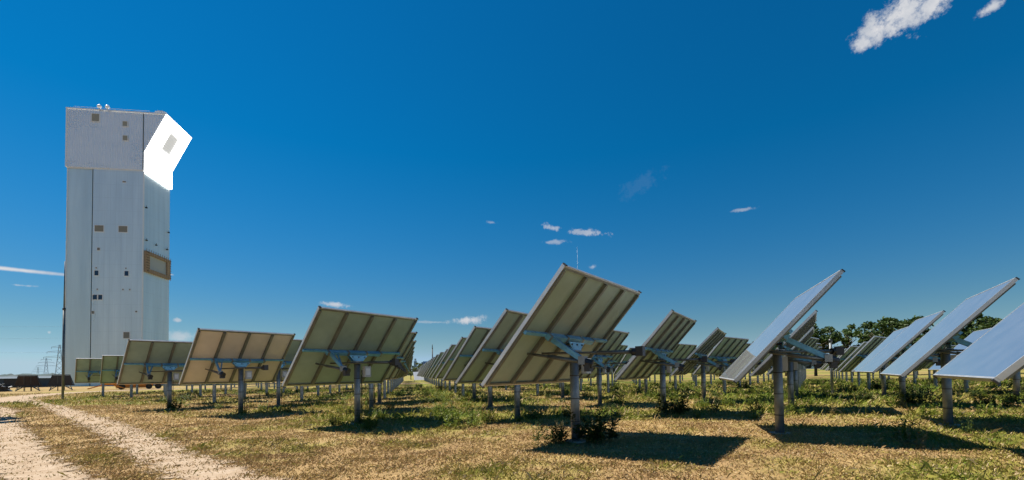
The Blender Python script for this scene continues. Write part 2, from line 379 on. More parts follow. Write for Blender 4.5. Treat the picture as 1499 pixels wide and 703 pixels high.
# ------------------------------------------------------------------ heliostats
H = 1.96
def face(al_deg): return R(90 - al_deg)          # axis azimuth (clockwise from +Y) -> object rotation
def panel_mats(beige): return M['back_lit_tint'] if beige else M['back']  # beige: back sheet with reflected light in its colour
def geo_mirror(mb): mb.box(-1.6, 1.6, .182, .19, -1.25, 1.25, M['mirror'])
def geo_back(mb, m): mb.box(-1.6, 1.6, .165, .18, -1.25, 1.25, m)
def geo_frame(mb):
    for z in (-1.25, 1.25):
        s = 1 if z > 0 else -1
        mb.box(-1.62, 1.62, .135, .196, min(z, z + s*.025), max(z, z + s*.025), M['alu'])
        mb.box(-1.595, 1.595, .135, .163, min(z, z - s*.04), max(z, z - s*.04), M['rib'])
    for x in (-1.6, 1.6):
        s = 1 if x > 0 else -1
        mb.box(min(x, x + s*.022), max(x, x + s*.022), .128, .194, -1.248, 1.248, M['alu'])
        mb.box(min(x - s*.003, x - s*.06), max(x - s*.003, x - s*.06), .10, .162, -1.2, 1.2, M['rib'])
def geo_endcap(mb, x, z):
    if True:
        if True:
            s = 1 if x > 0 else -1; q = 1 if z > 0 else -1
            mb.box(min(x - s*.03, x + s*.026), max(x - s*.03, x + s*.026), .12, .19, min(z + q*.026, z + q*.045), max(z + q*.026, z + q*.045), M['black'])
def geo_rib(mb, x):
    mb.box(x - .035, x + .035, .10, .162, -1.2, 1.2, M['rib'])
    mb.box(x - .05, x + .05, .152, .1635, -1.195, 1.195, M['rib'])
def geo_purlin(mb): mb.box(-1.58, 1.58, .045, .098, -.03, .03, M['sky_tint_steel'])
def geo_beam(mb):
    mb.box(-.95, .85, -.045, .043, -.05, .05, M['sky_tint_steel'])
    for x in (-.9, -.3, .3, .8): mb.box(x - .03, x + .03, -.05, .06, -.06, .06, M['galv'])
def geo_strut(mb):
    # yaw frame, relative to pivot height
    mb.bar((-.82, 0, -.03), (-.92, -.66, -.42), .05, .09, M['sky_tint_steel'])
    mb.bar((-.62, 0, -.04), (-.9, -.62, -.43), .035, .05, M['sky_tint_steel'])
    mb.box(-.97, -.85, -.72, -.60, -.5, -.36, M['galv'])
def geo_act1(mb):
    mb.tube((-1.0, .40, -.28), (-.9, -.66, -.46), .024, M['galv_dark'], 8)
    mb.tube((-.96, 0, -.345), (-.9, -.66, -.46), .037, M['galv_dark'], 8)
def geo_motor1(mb):
    mb.tube((-.9, -.68, -.46), (-.86, -.82, -.5), .075, M['black'], 10); mb.box(-.95, -.81, -.8, -.7, -.62, -.5, M['black'])
def geo_act2(mb):
    mb.tube((-.6, .36, -.27), (.30, -1.05, -.27), .022, M['galv_dark'], 8)
    mb.tube((-.05, -.5, -.27), (.30, -1.05, -.27), .036, M['galv_dark'], 8)
    mb.bar((-.1, -.02, -.25), (-.3, -.12, -.27), .06, .05, M['galv'])
def geo_motor2(mb):
    mb.tube((.29, -1.04, -.27), (.36, -1.16, -.27), .07, M['black'], 10); mb.box(.27, .41, -1.26, -1.12, -.35, -.17, M['black'])
def geo_plate(mb):
    for y in (-.07, .06):
        mb.prism([(-.30,-.055),(.30,-.055),(.12,-.24),(-.12,-.24)], lambda p, t, y=y: (p[0], y + .012*t, p[1]), M['sky_tint_steel'])
    mb.tube((0, 0, -.28), (0, 0, -.21), .15, M['galv'], 16)
    for x in (-.2, 0, .2): mb.tube((x, -.085, -.1), (x, .085, -.1), .018, M['black'], 6)
def geo_pole(mb, n=18): mb.tube((0, 0, -.15), (0, 0, H - .28), .087, M['galv'], n)
def geo_band(mb, z):
    mb.tube((0, 0, z), (0, 0, z + .018), .092, M['black'], 18)
def geo_cable(mb):
    mb.tube((.125, -.02, .02), (.125, -.02, 1.35), .012, M['black'], 6); mb.tube((.125, -.02, 1.35), (.15, -.06, 1.42), .012, M['black'], 6)
def geo_box(mb): mb.box(.10, .30, -.21, -.10, 1.30, 1.60, M['box']); mb.box(.14, .26, -.1, .02, 1.4, 1.5, M['galv'])
def geo_sticker(mb): mb.box(.135, .265, -.214, -.2105, 1.36, 1.54, M['sticker'])
def geo_base(mb): mb.tube((0, 0, -.1), (0, 0, .025), .2, M['concrete'], 18)

def part(root, name, fn, tilt=None, smooth=False, z=0):
    mb = MB(); fn(mb); o = mb.build(name, root, smooth); o.location = (0, 0, z)
    if tilt is not None: o.rotation_euler = (tilt, 0, 0); o['tilts'] = 1
    return o
def make_heliostat(beige=False):
    root = empty('heliostat', (0, 0, 0)); t = R(42.5)
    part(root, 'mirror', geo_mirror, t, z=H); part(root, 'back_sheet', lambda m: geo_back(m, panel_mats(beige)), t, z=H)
    part(root, 'edge_frame', geo_frame, t, z=H); [part(root, 'end_cap', lambda m, x=x, q=q: geo_endcap(m, x, q), t, z=H) for x in (-1.6, 1.6) for q in (-1.25, 1.25)]
    for x in (-.8, 0, .8): part(root, 'rib', lambda m, x=x: geo_rib(m, x), t, z=H)
    part(root, 'purlin', geo_purlin, t, z=H); part(root, 'cross_beam', geo_beam, t, z=H)
    part(root, 'strut', geo_strut, z=H); part(root, 'mounting_plate', geo_plate, z=H)
    a = part(root, 'actuator', geo_act1, z=H, smooth=True); part(a, 'motor', geo_motor1)
    a = part(root, 'actuator', geo_act2, z=H, smooth=True); part(a, 'motor', geo_motor2)
    p = part(root, 'pole', geo_pole, smooth=True)
    for z in (.38, .82, 1.26): part(p, 'band', lambda m, z=z: geo_band(m, z))
    part(root, 'cable', geo_cable); b = part(root, 'control_box', geo_box); part(b, 'sticker', geo_sticker); part(root, 'base_plate', geo_base)
    return root
def far_heliostat_mesh(e, detail):
    mb = MB(); tl = MB()
    geo_mirror(tl); geo_back(tl, M['back']); geo_frame(tl)
    for x in (-.8, 0, .8): geo_rib(tl, x)
    geo_purlin(tl); geo_beam(tl)
    c, s = math.cos(e), math.sin(e)
    tl.v = [(x, y*c - z*s, y*s + z*c + H) for x, y, z in tl.v]
    up = MB(); geo_strut(up); geo_act1(up); geo_motor1(up); geo_act2(up); geo_motor2(up); geo_plate(up)
    up.v = [(x, y, z + H) for x, y, z in up.v]
    geo_pole(mb, 10); geo_box(mb); 
    for q in (tl, up):
        b = len(mb.v); mp = [mb.slot(m) for m in q.mats]; mb.v += q.v
        mb.f += [tuple(i + b for i in f) for f in q.f]; mb.m += [mp[i] for i in q.m]
    return mb.mesh('heliostat')
FAR = [far_heliostat_mesh(R(a), 1) for a in (41.5, 42.5, 43.5)]
proto = make_heliostat(); proto_lit_tint = make_heliostat(True)
used = {False: False, True: False}
ORD = ['first','second','third','fourth','fifth','sixth','seventh','eighth','ninth','tenth']
GROUP = 'heliostats standing in rows across the field'
special = {  # (i, j): (x, y, axis azimuth, tilt, label)
 (0, 0): (1.20, 8.81, 36.3, 42.0, 'biggest heliostat seen from behind, dark bushy weeds round its pole'),
 (1,-1): (-4.34, 12.78, 34.8, 41.1, 'green backed heliostat at the front left corner of the grassy aisle'),
 (2,-2): (-9.95, 16.73, 37.7, 44.1, 'heliostat with reflected light painted beige pink on its back, between two green backed ones'),
 (3,-3): (-15.31, 20.39, 38.2, 44.1, 'dark green backed heliostat standing just left of the beige tinted one'),
 (0, 1): (5.55, 9.54, 20.1, 42.4, 'front heliostat seen edge on, pale strip at the foot of its tilted mirror'),
 (0, 2): (9.92, 10.44, 33.0, 43.5, 'heliostat with sky blue mirror beside the one cut off by the right edge'),
 (1, 1): (4.70, 14.27, 32.6, 41.5, 'heliostat seen from behind with a leafy bush at its pole'),
 (2, 2): (8.10, 19.37, 30.1, 44.7, 'narrow looking heliostat behind the edge on mirror, bare pole, steeply foreshortened back'),
 (1, 3): (13.30, 15.59, 30.3, 43.8, 'smaller heliostat with sky blue mirror face, dark weeds round its pole'),
}
ROWNAME = {-6: 'row beginning with the leftmost fully seen panel', -5: 'row beginning just left of the dark green backed heliostat', -4: 'row hidden behind the dark green backed heliostat', -3: 'row led by the dark green backed heliostat', -2: 'row behind the beige tinted heliostat',
 -1: 'row along the left side of grassy aisle', 0: 'row along the right side of grassy aisle', 1: 'row behind the edge on heliostat', 2: 'second row right of the biggest heliostat', 3: 'third row right of the biggest heliostat'}
def put(i, j, x, y, al, tilt, label, detail, beige=False):
    z = float(height(x, y))
    if detail:
        if not used[beige]: root = proto_lit_tint if beige else proto; used[beige] = True
        else: root = copy_tree(proto_lit_tint if beige else proto)
        for c in root.children:
            if c.get('tilts'): c.rotation_euler = (R(tilt), 0, 0)
        root.location = (x, y, z); root.rotation_euler = (0, 0, face(al))
    else:
        root = link('heliostat', FAR[(i * 7 + j * 3) % 3]); root.location = (x, y, z); root.rotation_euler = (0, 0, face(al))
    return tag(root, label, 'heliostat', GROUP)
POS = []
for j in range(-6, 13):
    for i in range(0, 21):
        if j < 0 and i < -j + (1 if j <= -4 else 0): continue
        p = O0 + i*E1 + j*E2; x, y = float(p[0]), float(p[1])
        if (i, j) in special: continue
        if x / y > 1.2 or x / y < -1.2: continue
        if y > 68 and j > 2: continue
        if i == 0 and j > 2: continue
        if j < -1 and i > 16: continue
        POS.append((i, j, x, y))
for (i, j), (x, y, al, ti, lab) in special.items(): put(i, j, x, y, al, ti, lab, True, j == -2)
put(0, 4, 7.05, 5.79, 34.0, 44.4, 'large heliostat mirror reflecting blue sky, cut off by the right edge of the picture', True)
for i, j, x, y in POS:
    al = 36.3 - .32 * x + random.gauss(0, 1.3); al = max(28, min(44, al)); al = al if not (j >= 2 and i >= 3 and x > 8) else (50 if i < 5 else 60) + random.gauss(0, 3); ti = 42.5 + random.gauss(0, 1.0)
    k = i - (-j + (1 if j <= -4 else 0)) if j < 0 else i
    if j in ROWNAME and 0 < k + 1 <= 9: lab = '%s heliostat in the %s' % (ORD[k], ROWNAME[j])
    elif j in ROWNAME: lab = 'distant heliostat far down the %s' % ROWNAME[j]
    else: lab = 'distant heliostat in the crowded rows below the trees'
    put(i, j, x, y, al, ti, lab, math.hypot(x, y) < 27 and abs(x) < 1.16*y)

# ------------------------------------------------------------------ tower
TW = empty('solar_tower', (-81.215, 100.0, 0), .152)
tag(TW, 'tall silver solar tower with a white receiver, concentrated sunlight as emission, at its top right', 'tower')
W, DP, ZL, ZT, ZB, OH = 15.1, 9.83, 47.7, 60.76, 51.9, 4.48
mb = MB(); mb.box(-9.95, 0, 0, DP, 0, ZL, M['clad'])
mb.build('main_shaft', TW)
mb = MB(); mb.box(-W, -10.22, .12, DP, 0, ZL, M['clad_stair']); mb.build('stair_shaft', TW)
mb = MB(); mb.box(-10.22, -9.95, .5, DP - .1, 0, ZL - .02, M['groove']); mb.build('groove', TW)
mb = MB(); mb.box(-W - .12, 0, -.12, DP + .1, ZL + .003, ZT, M['clad_top'])
for x in np.arange(-W, -.1, .335):
    mb.prism([(x, -.12), (x + .05, -.20), (x + .15, -.20), (x + .2, -.12)], lambda p, t: (p[0], p[1], ZL + .1 + t*(ZT - ZL - .3)), M['clad_top'])
mb.build('upper_block', TW)
mb = MB(); prof = [(.003, ZL), (.12, ZL), (.12, ZB), (OH, ZT), (.003, ZT)]
mb.prism(prof, lambda p, t: (p[0], -.12 + t*(DP + .22), p[1]), M['clad_top'])
for x in np.arange(.2, OH - .3, .335):
    zb = ZB + (x + .2 - .12) / (OH - .12) * (ZT - ZB) + .15
    if zb < ZT - .3: mb.prism([(x, -.12), (x + .05, -.20), (x + .15, -.20), (x + .2, -.12)], lambda p, t, zb=zb: (p[0], p[1], zb + t*(ZT - .2 - zb)), M['clad_top'])
hous = mb.build('receiver_housing', TW)
# shield on the sloping and the vertical face, concentrated sunlight given as emission
sl = Vector((OH - .12, 0, ZT - ZB)).normalized(); sn = Vector((sl.z, 0, -sl.x)); L_ = Vector((OH - .12, 0, ZT - ZB)).length
def on_slope(u, v, d): return Vector((.12, 0, ZB)) + sl*u + Vector((0, v, 0)) + sn*d
mb = MB()
def slab(u0, u1, v0, v1, d0, d1, m):
    vs = [on_slope(u, v, d) for u in (u0, u1) for v in (v0, v1) for d in (d0, d1)]
    mb.add(vs, [(0,1,3,2),(4,6,7,5),(0,4,5,1),(2,3,7,6),(0,2,6,4),(1,5,7,3)], m)
ua, ub, va, vb = L_*.28, L_*.75, DP*.33, DP*.69
slab(0, ua, -.1, DP + .08, .01, .35, M['mirror_light']); slab(ub, L_ - .05, -.1, DP + .08, .01, .35, M['mirror_light'])
slab(ua + .003, ub - .003, -.1, va, .01, .35, M['mirror_light']); slab(ua + .003, ub - .003, vb, DP + .08, .01, .35, M['mirror_light'])
mb.box(.13, .45, -.1, DP + .08, ZL - .25, ZB - .1, M['mirror_light'])
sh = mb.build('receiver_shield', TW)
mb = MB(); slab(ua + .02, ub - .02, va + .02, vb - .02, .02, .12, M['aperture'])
for k in range(1, 8):
    u = ua + (ub - ua)*k/8; slab(u - .015, u + .015, va + .03, vb - .03, .123, .14, M['pale'])
mb.build('receiver_aperture', TW)
mb = MB()
mb.box(-W - .18, -W + .1, -.235, -.2, ZL + .05, ZT, M['trim']); mb.box(-W - .18, OH - .1, -.25, -.205, ZT - .16, ZT + .12, M['trim'])
mb.box(-.14, .06, -.05, -.004, .0, ZL - .02, M['trim']); mb.box(.004, .05, -.05, .25, 0, ZL - .02, M['trim'])
mb.box(-W, 0, -.03, -.004, ZL - .22, ZL - .02, M['trim']); mb.box(-W + .0, -W + .16, .06, .118, 0, ZL - .3, M['trim'])
mb.build('corner_trim', TW)
mb = MB(); mb.box(-.1, -.04, -.225, -.122, ZL + .1, ZT - .2, M['groove']); mb.build('seam', TW)
def win(px, py, w, h, kind, upper=False):
    x = -15.1 * (211 - px) / 113.3; z = (ZT - (py - 160.5 - (px-99)*.035) / 6.57) if upper else ZL - (py - 247) / 6.62
    ww, hh = w / 7.5, h / 6.6; y = -.20 if upper else 0
    f = MB(); t = .12 if w > 5 else .06
    f.box(x - ww/2 - t, x + ww/2 + t, y - .06, y - .003, z + hh/2, z + hh/2 + t, M['trim']); f.box(x - ww/2 - t, x + ww/2 + t, y - .08, y - .003, z - hh/2 - t, z - hh/2, M['trim'])
    f.box(x - ww/2 - t, x - ww/2, y - .06, y - .003, z - hh/2 + .002, z + hh/2 - .002, M['trim']); f.box(x + ww/2, x + ww/2 + t, y - .06, y - .003, z - hh/2 + .002, z + hh/2 - .002, M['trim'])
    o = f.build('window' if kind != 'louvre' else 'vent', TW)
    g = MB(); g.box(x - ww/2 + .004, x + ww/2 - .004, y - .03, y - .004, z - hh/2 + .004, z + hh/2 - .004, {'glass': M['glass_dark'], 'louvre': M['louvre'], 'pale': M['louvre_olive']}[kind])
    if kind == 'louvre' and h > 5:
        for q in np.linspace(z - hh/2 + .15, z + hh/2 - .15, 5): g.box(x - ww/2 + .03, x + ww/2 - .03, y - .045, y - .031, q - .05, q + .05, M['louvre_olive'])
    g.build('pane' if kind != 'louvre' else 'louvre_slats', o)
for a in [(139.5,174,11,11,'pale',True),(183,182,7,7,'pale',True),(183.5,203,7,7,'pale',True),(146,335,13,9,'louvre'),(181,335,13,9,'louvre'),(145.5,365,4,4,'louvre'),(143,400,6,7,'glass'),(187,400,6,7,'glass'),
          (142.5,392.5,2,2,'louvre'),(186,392.5,2,2,'louvre'),(144.5,423.5,2,2,'louvre'),(182,423.5,2,2,'louvre'),(192,423.5,2,2,'louvre'),(141.2,435,6.5,7,'glass'),(149,435,6,7,'glass'),(138.5,457,4,4,'louvre'),(202,455.5,3,2.2,'louvre'),(188,490,9,9,'louvre'),(182,265,5,2,'louvre')]: win(*a)
# timber clad research opening on the right face
mb = MB(); y0, y1, z0, z1, a0, a1, b0, b1 = .35, 9.6, 25.2, 29.9, 1.7, 8.3, 26.0, 29.2
for q in ((y0, y1, z0, b0), (y0, y1, b1, z1), (y0, a0, b0 + .003, b1 - .003), (a1, y1, b0 + .003, b1 - .003)): mb.box(.003, .45, q[0], q[1], q[2], q[3], M['wood'])
pf = mb.build('timber_surround', TW)
mb = MB(); mb.box(.004, .12, a0 + .02, a1 - .02, b0 + .02, b1 - .02, M['inner']); mb.build('opening_panel', pf)
for y in np.linspace(y0 + .1, y1 - .1, 12):
    mb = MB(); mb.box(.46, .52, y - .05, y + .05, z0 - .3, z0 + .8, M['wood']); mb.build('rail_post', pf); mb = MB(); mb.box(.46, .52, y - .05, y + .05, z1 - .7, z1 + .45, M['wood']); mb.build('rail_post', pf)
for z in np.linspace(z0 + .3, z1 - .3, 8):
    mb = MB(); mb.box(.53, .58, y0 - .1, y0 + 1.1, z - .04, z + .04, M['rust']); mb.build('rung', pf); mb = MB(); mb.box(.53, .58, y1 - .5, y1 + .1, z - .04, z + .04, M['rust']); mb.build('rung', pf)
for y, z in ((.9, 32.3), (4.4, 32.2), (8.6, 32.3), (.7, 39.6), (9.2, 36.6)):
    mb = MB(); mb.box(.003, .35, y - .16, y + .16, z - .1, z + .12, M['black']); mb.tube((.2, y, z + .1), (.2, y, z + .5), .04, M['black'], 6); mb.build('wall_lamp', TW)
for x in (-9.2, -7.6):
    mb = MB(); mb.tube((x, .35, ZT), (x, .35, ZT + .75), .12, M['pale'], 8); mb.ball((x, .35, ZT + 1.0), .42, M['trim'], 12); mb.build('antenna_dome', TW, True)
mb = MB(); mb.box(1.9, 4.0, .3, 3, ZT + .003, ZT + .8, M['trim']); mb.box(2.3, 3.4, .5, 2, ZT + .803, ZT + 1.05, M['pale']); mb.build('roof_unit', TW)
mb = MB()
for x in np.linspace(-14, 1, 16): mb.tube((x, .12, ZT), (x, .12, ZT + .6), .03, M['pale'], 5)
mb.bar((-14, .12, ZT + .6), (1, .12, ZT + .6), .04, .04, M['pale']); mb.build('roof_railing', TW)

# ------------------------------------------------------------------ trees
def tree_meshes(seed, h, w, leafmat, n=4200, low=.25):
    r = np.random.default_rng(seed); t = MB(); tips = []
    def limb(a, d, l, rad, lev):
        b = a + d*l; t.tube(a, b, rad, M['bark'], 7 if lev < 2 else 5, rad*.62)
        if lev >= 1: tips.append(b)
        if lev < 3:
            for k in range(3 if lev else 6):
                q = Vector((r.normal(), r.normal(), abs(r.normal())*.5 + (.25 if lev else .12))).normalized()
                dd = (d*.45 + q*.9).normalized(); limb(a + d*l*r.uniform(.55, 1.0), dd, l*r.uniform(.55, .8), rad*.5, lev + 1)
    limb(Vector((0,0,-.2)), Vector((r.normal()*.05, r.normal()*.05, 1)).normalized(), h*.36, h*.028, 0)
    C = []
    for k in range(34):
        u = r.normal(size=3); u /= np.linalg.norm(u); q = r.random()**.45
        z = low + (1 - low)*(.5 + .5*u[2]*q); rr = w*.5*math.sqrt(max(.05, 1 - ((z - low)/(1 - low)*2 - .85)**2 * .72))
        C.append((u[0]*q*rr, u[1]*q*rr, z*h*.94 - .02*h, r.uniform(.05, .13)*w))
    C = np.array(C); idx = r.integers(0, len(C), n); c = C[idx]
    d = r.normal(size=(n, 3)); d /= np.linalg.norm(d, axis=1)[:, None]; p = c[:, :3] + d * c[:, 3:4] * (r.random((n, 1))**.4) * np.array((1.15, 1.15, .75))
    stray = r.random(n) < .06; p[stray] += r.normal(size=(stray.sum(), 3)) * .02 * w
    s = r.uniform(.10, .24, (n, 1)) * (h / 7)**.5; a = r.normal(size=(n, 3)); a[:, 2] *= .6; a /= np.linalg.norm(a, axis=1)[:, None]; b = np.cross(a, r.normal(size=(n, 3))); b /= np.linalg.norm(b, axis=1)[:, None]
    V = np.stack([p - a*s, p + b*s*.55, p + a*s, p - b*s*.55], 1).reshape(-1, 3)
    return t.mesh('trunk', True), mesh_np('crown', V, np.arange(4*n).reshape(n, 4), None, [leafmat])
TM = [tree_meshes(21, 7, 6.2, M['leaf_dark']), tree_meshes(22, 7, 5.2, M['leaf_mid']), tree_meshes(23, 7, 7.2, M['leaf_dark'], 5200, .12), tree_meshes(24, 4.5, 5.0, M['leaf_yellow'], 3000, .06)]
def tree(k, x, y, sc, label, name='tree', group='trees beyond the right end of the field'):
    o = empty(name, (x, y, 0), random.uniform(0, 6.28), sc); link('trunk', TM[k][0], o); link('crown', TM[k][1], o)
    return tag(o, label, 'tree', group)
for k, px, Y, hgt, lab in [
    (3, 0.335, 74, 4.3, 'low yellow green tree seen between the two foremost foreshortened heliostats'),
    (3, 0.40, 70, 5.0, 'low yellow green tree left of the narrow looking heliostat'),
    (3, 0.455, 72, 4.8, 'yellow green tree right behind the narrow looking heliostat'),
    (0, 0.53, 66, 5.6, 'dark tree peeping out at the low left foot of the edge on mirror'),
    (0, 0.60, 62, 6.6, 'dark tree behind the edge on mirror pole, leftmost of the tall dark ones'),
    (2, 0.665, 60, 7.6, 'broad round dark tree right of the edge on mirror'),
    (1, 0.745, 60, 7.4, 'lighter green loose tree between the two broad dark ones'),
    (2, 0.82, 57, 8.2, 'broad dense dark tree left of the smaller blue mirror'),
    (2, 0.885, 58, 8.4, 'broad dark tree rising over the smaller blue mirror'),
    (0, 0.95, 60, 7.4, 'dark tree in the gap between the two blue mirrors'),
    (2, 1.01, 56, 8.4, 'dark round crowned tree right of the sky blue mirror'),
    (1, 1.075, 57, 7.6, 'slim light green tree rising just beyond the round crowned one'),
    (0, 1.14, 58, 7.8, 'dark tree at the far right edge above the cut off mirror')]:
    Y *= 1.3; tree(k, px*Y, Y, 1.26*hgt / (4.5 if k == 3 else 7), lab)
tt = tree(1, -22.2, 16.7, 1.0, 'tree just outside the left edge that shades the sandy rut', group='trees beside the track'); tt.scale = (.72, .72, 1.3); tree(3, -.205*118, 118, 1.05, 'bushy green tree where the grassy aisle ends', group='trees at the end of the aisle'); tree(1, -.222*124, 124, .62, 'darker small tree beside the bushy one at the aisle end', group='trees at the end of the aisle')

# far woods: one uncountable mass on the horizon, a jagged ridge of crowns with depth
def far_forest():
    mb = MB(); V = []; F = []
    xs_ = np.arange(-1500, 1500, 5.0); n = len(xs_)
    for r_ in range(4):
        for x in xs_:
            top = 9 + 7*float(fbm(np.array(x + 300*r_), np.array(40.*r_), .03, 4)) + random.uniform(-1.2, 1.2)
            V.append((x + random.uniform(-2, 2), 760 + 26*r_ + random.uniform(-6, 6), (-1, top*.55, top, -1)[r_]))
    V = np.array(V); Fq = [(r_*n + k, r_*n + k + 1, (r_+1)*n + k + 1, (r_+1)*n + k) for r_ in range(3) for k in range(n - 1)]
    o = link('distant_forest', mesh_np('distant_forest', V, np.array(Fq), None, [M['far_leaf']])); tag(o, 'dark blue green forest band along the far horizon', 'forest', kind='stuff')
far_forest()

# ------------------------------------------------------------------ things on the left and far away
def mast(name, x, y, h1, h2, r1, r2, m, label, cat):
    o = empty(name, (x, y, 0)); a = MB(); a.tube((0,0,-.1), (0,0,h1), r1, m, 10); a.build('post', o, True)
    b = MB(); b.tube((0,0,h1), (0,0,h2), r2, m, 8, r2*.5); b.tube((0,0,h1-.1), (0,0,h1+.06), r1*1.25, M['black'], 10); b.build('rod', o, True)
    c = MB(); c.box(-.18,.18,-.18,.18,-.05,.06,M['concrete']); c.build('foot', o); return tag(o, label, cat)
mast('lightning_mast', -30.93, 31.41, 6.3, 9.6, .07, .045, M['galv_dark'], 'thin two stage mast in the grass left of the tower', 'mast')
mast('lightning_mast', 7.1, 48, 5.0, 14.6, .04, .013, M['galv'], 'hair thin lightning mast rising above the biggest heliostat', 'mast')
mast('lightning_mast', 15.6, 22.3, 2.7, 3.2, .065, .012, M['galv_dark'], 'short grey post with thin rod right of the edge on mirror', 'mast')
mast('lightning_mast', -19.2, 110, 7.6, 8.6, .13, .12, M['dark_metal'], 'dark lamp mast beside the brown shed at the aisle end', 'mast')

def hopper(x, y, rz, label, fill):
    o = empty('tipping_hopper', (x, y, 0), rz); tag(o, label, 'hopper', 'dark tipping hoppers by the dirt road')
    body = MB(); prof = [(-1.85,.75),(1.85,.75),(1.3,2.0),(-1.3,2.0)]
    body.prism(prof, lambda p, t: (p[0], -.9 + 1.8*t, p[1]), fill); body.build('hopper', o)
    f = MB()
    for s in (-1, 1):
        yy = s*.93
        f.bar((-2.0,yy,.7),(-1.32,yy,2.06),.09,.09,M['dark_metal']); f.bar((2.0,yy,.7),(1.32,yy,2.06),.09,.09,M['dark_metal']); f.bar((-1.4,yy,2.08),(1.4,yy,2.08),.1,.1,M['galv']); f.bar((-2.1,yy,.72),(2.1,yy,.72),.1,.12,M['dark_metal'])
        for q in (-.5, .5): f.bar((q,yy,.95),(q,yy,2.04),.06,.06,M['galv_dark'])
    f.build('rim_frame', o)
    for s in (-1, 1):
        l = MB(); l.bar((s*1.3,-.8,.9),(s*1.75,-.85,0),.09,.09,M['galv']); l.bar((s*1.3,.8,.9),(s*1.75,.85,0),.09,.09,M['galv']); l.bar((s*1.75,-.8,.05),(s*.6,-.8,.85),.06,.06,M['galv']); l.build('leg', o)
        for yy in (-.75, .75):
            w = MB(); w.bar((s*1.8,yy,.05),(s*.2,yy,.78),.07,.07,M['galv_dark']); w.bar((s*.5,yy,.72),(s*.5,yy,0),.1,.1,M['dark_metal']); w.build('brace', o)
    o.scale = (.62, .8, 1)
    return o
hopper(-63.9, 60.2, .75, 'dark tipping hopper with pale load marks, further from the tower', M['rust']); hopper(-60.1, 60.8, .75, 'plain dark brown tipping hopper standing beside the tower foot', M['dark_metal'])

o = empty('long_shed', (-104, 92, 0), .75); tag(o, 'long low grey blue shed behind the tipping hoppers', 'shed')
a = MB(); a.box(-24, 30, 0, 12, 0, 1.9, M['greyblue']); a.build('wall', o)
a = MB(); a.prism([(-.4,1.903),(12.4,1.903),(6,2.35)], lambda p, t: (-24.4 + 54.8*t, p[0], p[1]), M['greyblue']); a.build('roof', o)
for k in range(5):
    a = MB(); a.box(-18 + 9.5*k, -14 + 9.5*k, -.05, -.004, 0, 1.7, M['dark_metal']); a.build('door', o)
o = empty('scrap_heap', (-68.5, 58.5, 0), .75); tag(o, 'heap of dark and white metal scrap at the left edge', 'scrap heap')
a = MB()
for k in range(46):
    p = Vector((random.uniform(-2.6, 2.4), random.uniform(-1, 1), random.uniform(.15, .75))); d = Vector((random.uniform(-1,1), random.uniform(-1,1), random.uniform(-.25,.4)))*random.uniform(.4, 1.1)
    a.bar(p - d, p + d, random.uniform(.06,.3), random.uniform(.05,.25), random.choice([M['dark_metal'], M['dark_metal'], M['rust'], M['pale'], M['galv_dark']]))
a.build('scrap_metal', o); a = MB(); a.prism([(-3,0),(3,0),(2.2,.7),(.8,1.0),(-1.6,.8)], lambda p, t: (p[0], -1.1 + 2.2*t, p[1]), M['dark_metal']); a.build('rubble_mound', o)

o = empty('orange_trailer', (-50.5, 61.5, 0), .68); tag(o, 'orange flatbed trailer with slanting drawbar behind the left heliostats', 'trailer')
a = MB(); a.box(-3.6, 3.6, -1.0, 1.0, .62, .86, M['orange']); a.box(-3.6, -3.45, -1.0, 1.0, .863, 1.5, M['orange']); a.build('bed', o)
a = MB(); a.bar((-3.4,-.9,.7),(-4.9,-.9,.2),.12,.12,M['orange']); a.bar((-3.4,.9,.7),(-4.9,.2,.2),.12,.12,M['orange']); a.bar((-2.8,-1.05,.85),(-1.3,-1.05,.15),.14,.14,M['orange']); a.build('drawbar', o)
for x in (-1.6, 1.2, 2.2):
    for y in (-.95, .95):
        w = MB(); w.tube((x,y-.12,.36),(x,y+.12,.36),.36,M['rubber'],16); w.tube((x,y-.14,.36),(x,y+.14,.36),.13,M['rust'],10); w.build('wheel', o)
o = empty('orange_container', (-55.5, 67.0, 0), .72); tag(o, 'low orange skip standing left of the orange trailer', 'skip')
a = MB(); a.prism([(-2.0,.1),(2.0,.1),(2.5,1.35),(-2.5,1.35)], lambda p, t: (p[0], -.9 + 1.8*t, p[1]), M['orange']); a.build('body', o)
a = MB(); [a.bar((x,-.93,.15),(x*1.22,-.93,1.33),.1,.06,M['orange']) for x in (-1.6,-.8,0,.8,1.6)]; a.bar((-2.55,-.95,1.36),(2.55,-.95,1.36),.1,.1,M['rust']); a.build('rim', o)

def pylon(x, y, h, label):
    o = empty('power_pylon', (x, y, 0), .7); tag(o, label, 'pylon', 'power pylons on the left horizon'); a = MB(); t = h*.007; b = h*.09
    for s in (-1, 1):
        for q in (-1, 1): a.bar((s*b, q*b, 0), (s*b*.15, q*b*.15, h), t, t, M['pylon'])
    for k in range(7):
        z0, z1 = h*k/7, h*(k+1)/7; f0, f1 = 1 - .85*k/7, 1 - .85*(k+1)/7
        for q in (-1, 1): a.bar((-b*f0, q*b*f0, z0), (b*f1, q*b*f1, z1), t*.6, t*.6, M['pylon']); a.bar((b*f0, q*b*f0, z0), (-b*f1, q*b*f1, z1), t*.6, t*.6, M['pylon'])
    a.build('lattice_mast', o)
    for z, w in ((.66, .30), (.8, .24), (.93, .16)):
        c = MB(); c.bar((-h*w, 0, h*z), (h*w, 0, h*z), t*1.2, t*1.2, M['pylon'])
        for s in (-1, 1): c.bar((s*h*w, 0, h*z), (0, 0, h*(z + .05)), t*.7, t*.7, M['pylon']); c.bar((s*h*w, 0, h*z), (s*h*w, 0, h*(z - .05)), t*.8, t*.8, M['black'])
        c.build('crossarm', o)
pylon(-1.022*900, 900, 46, 'tallest thin power pylon left of the mast, on the horizon')
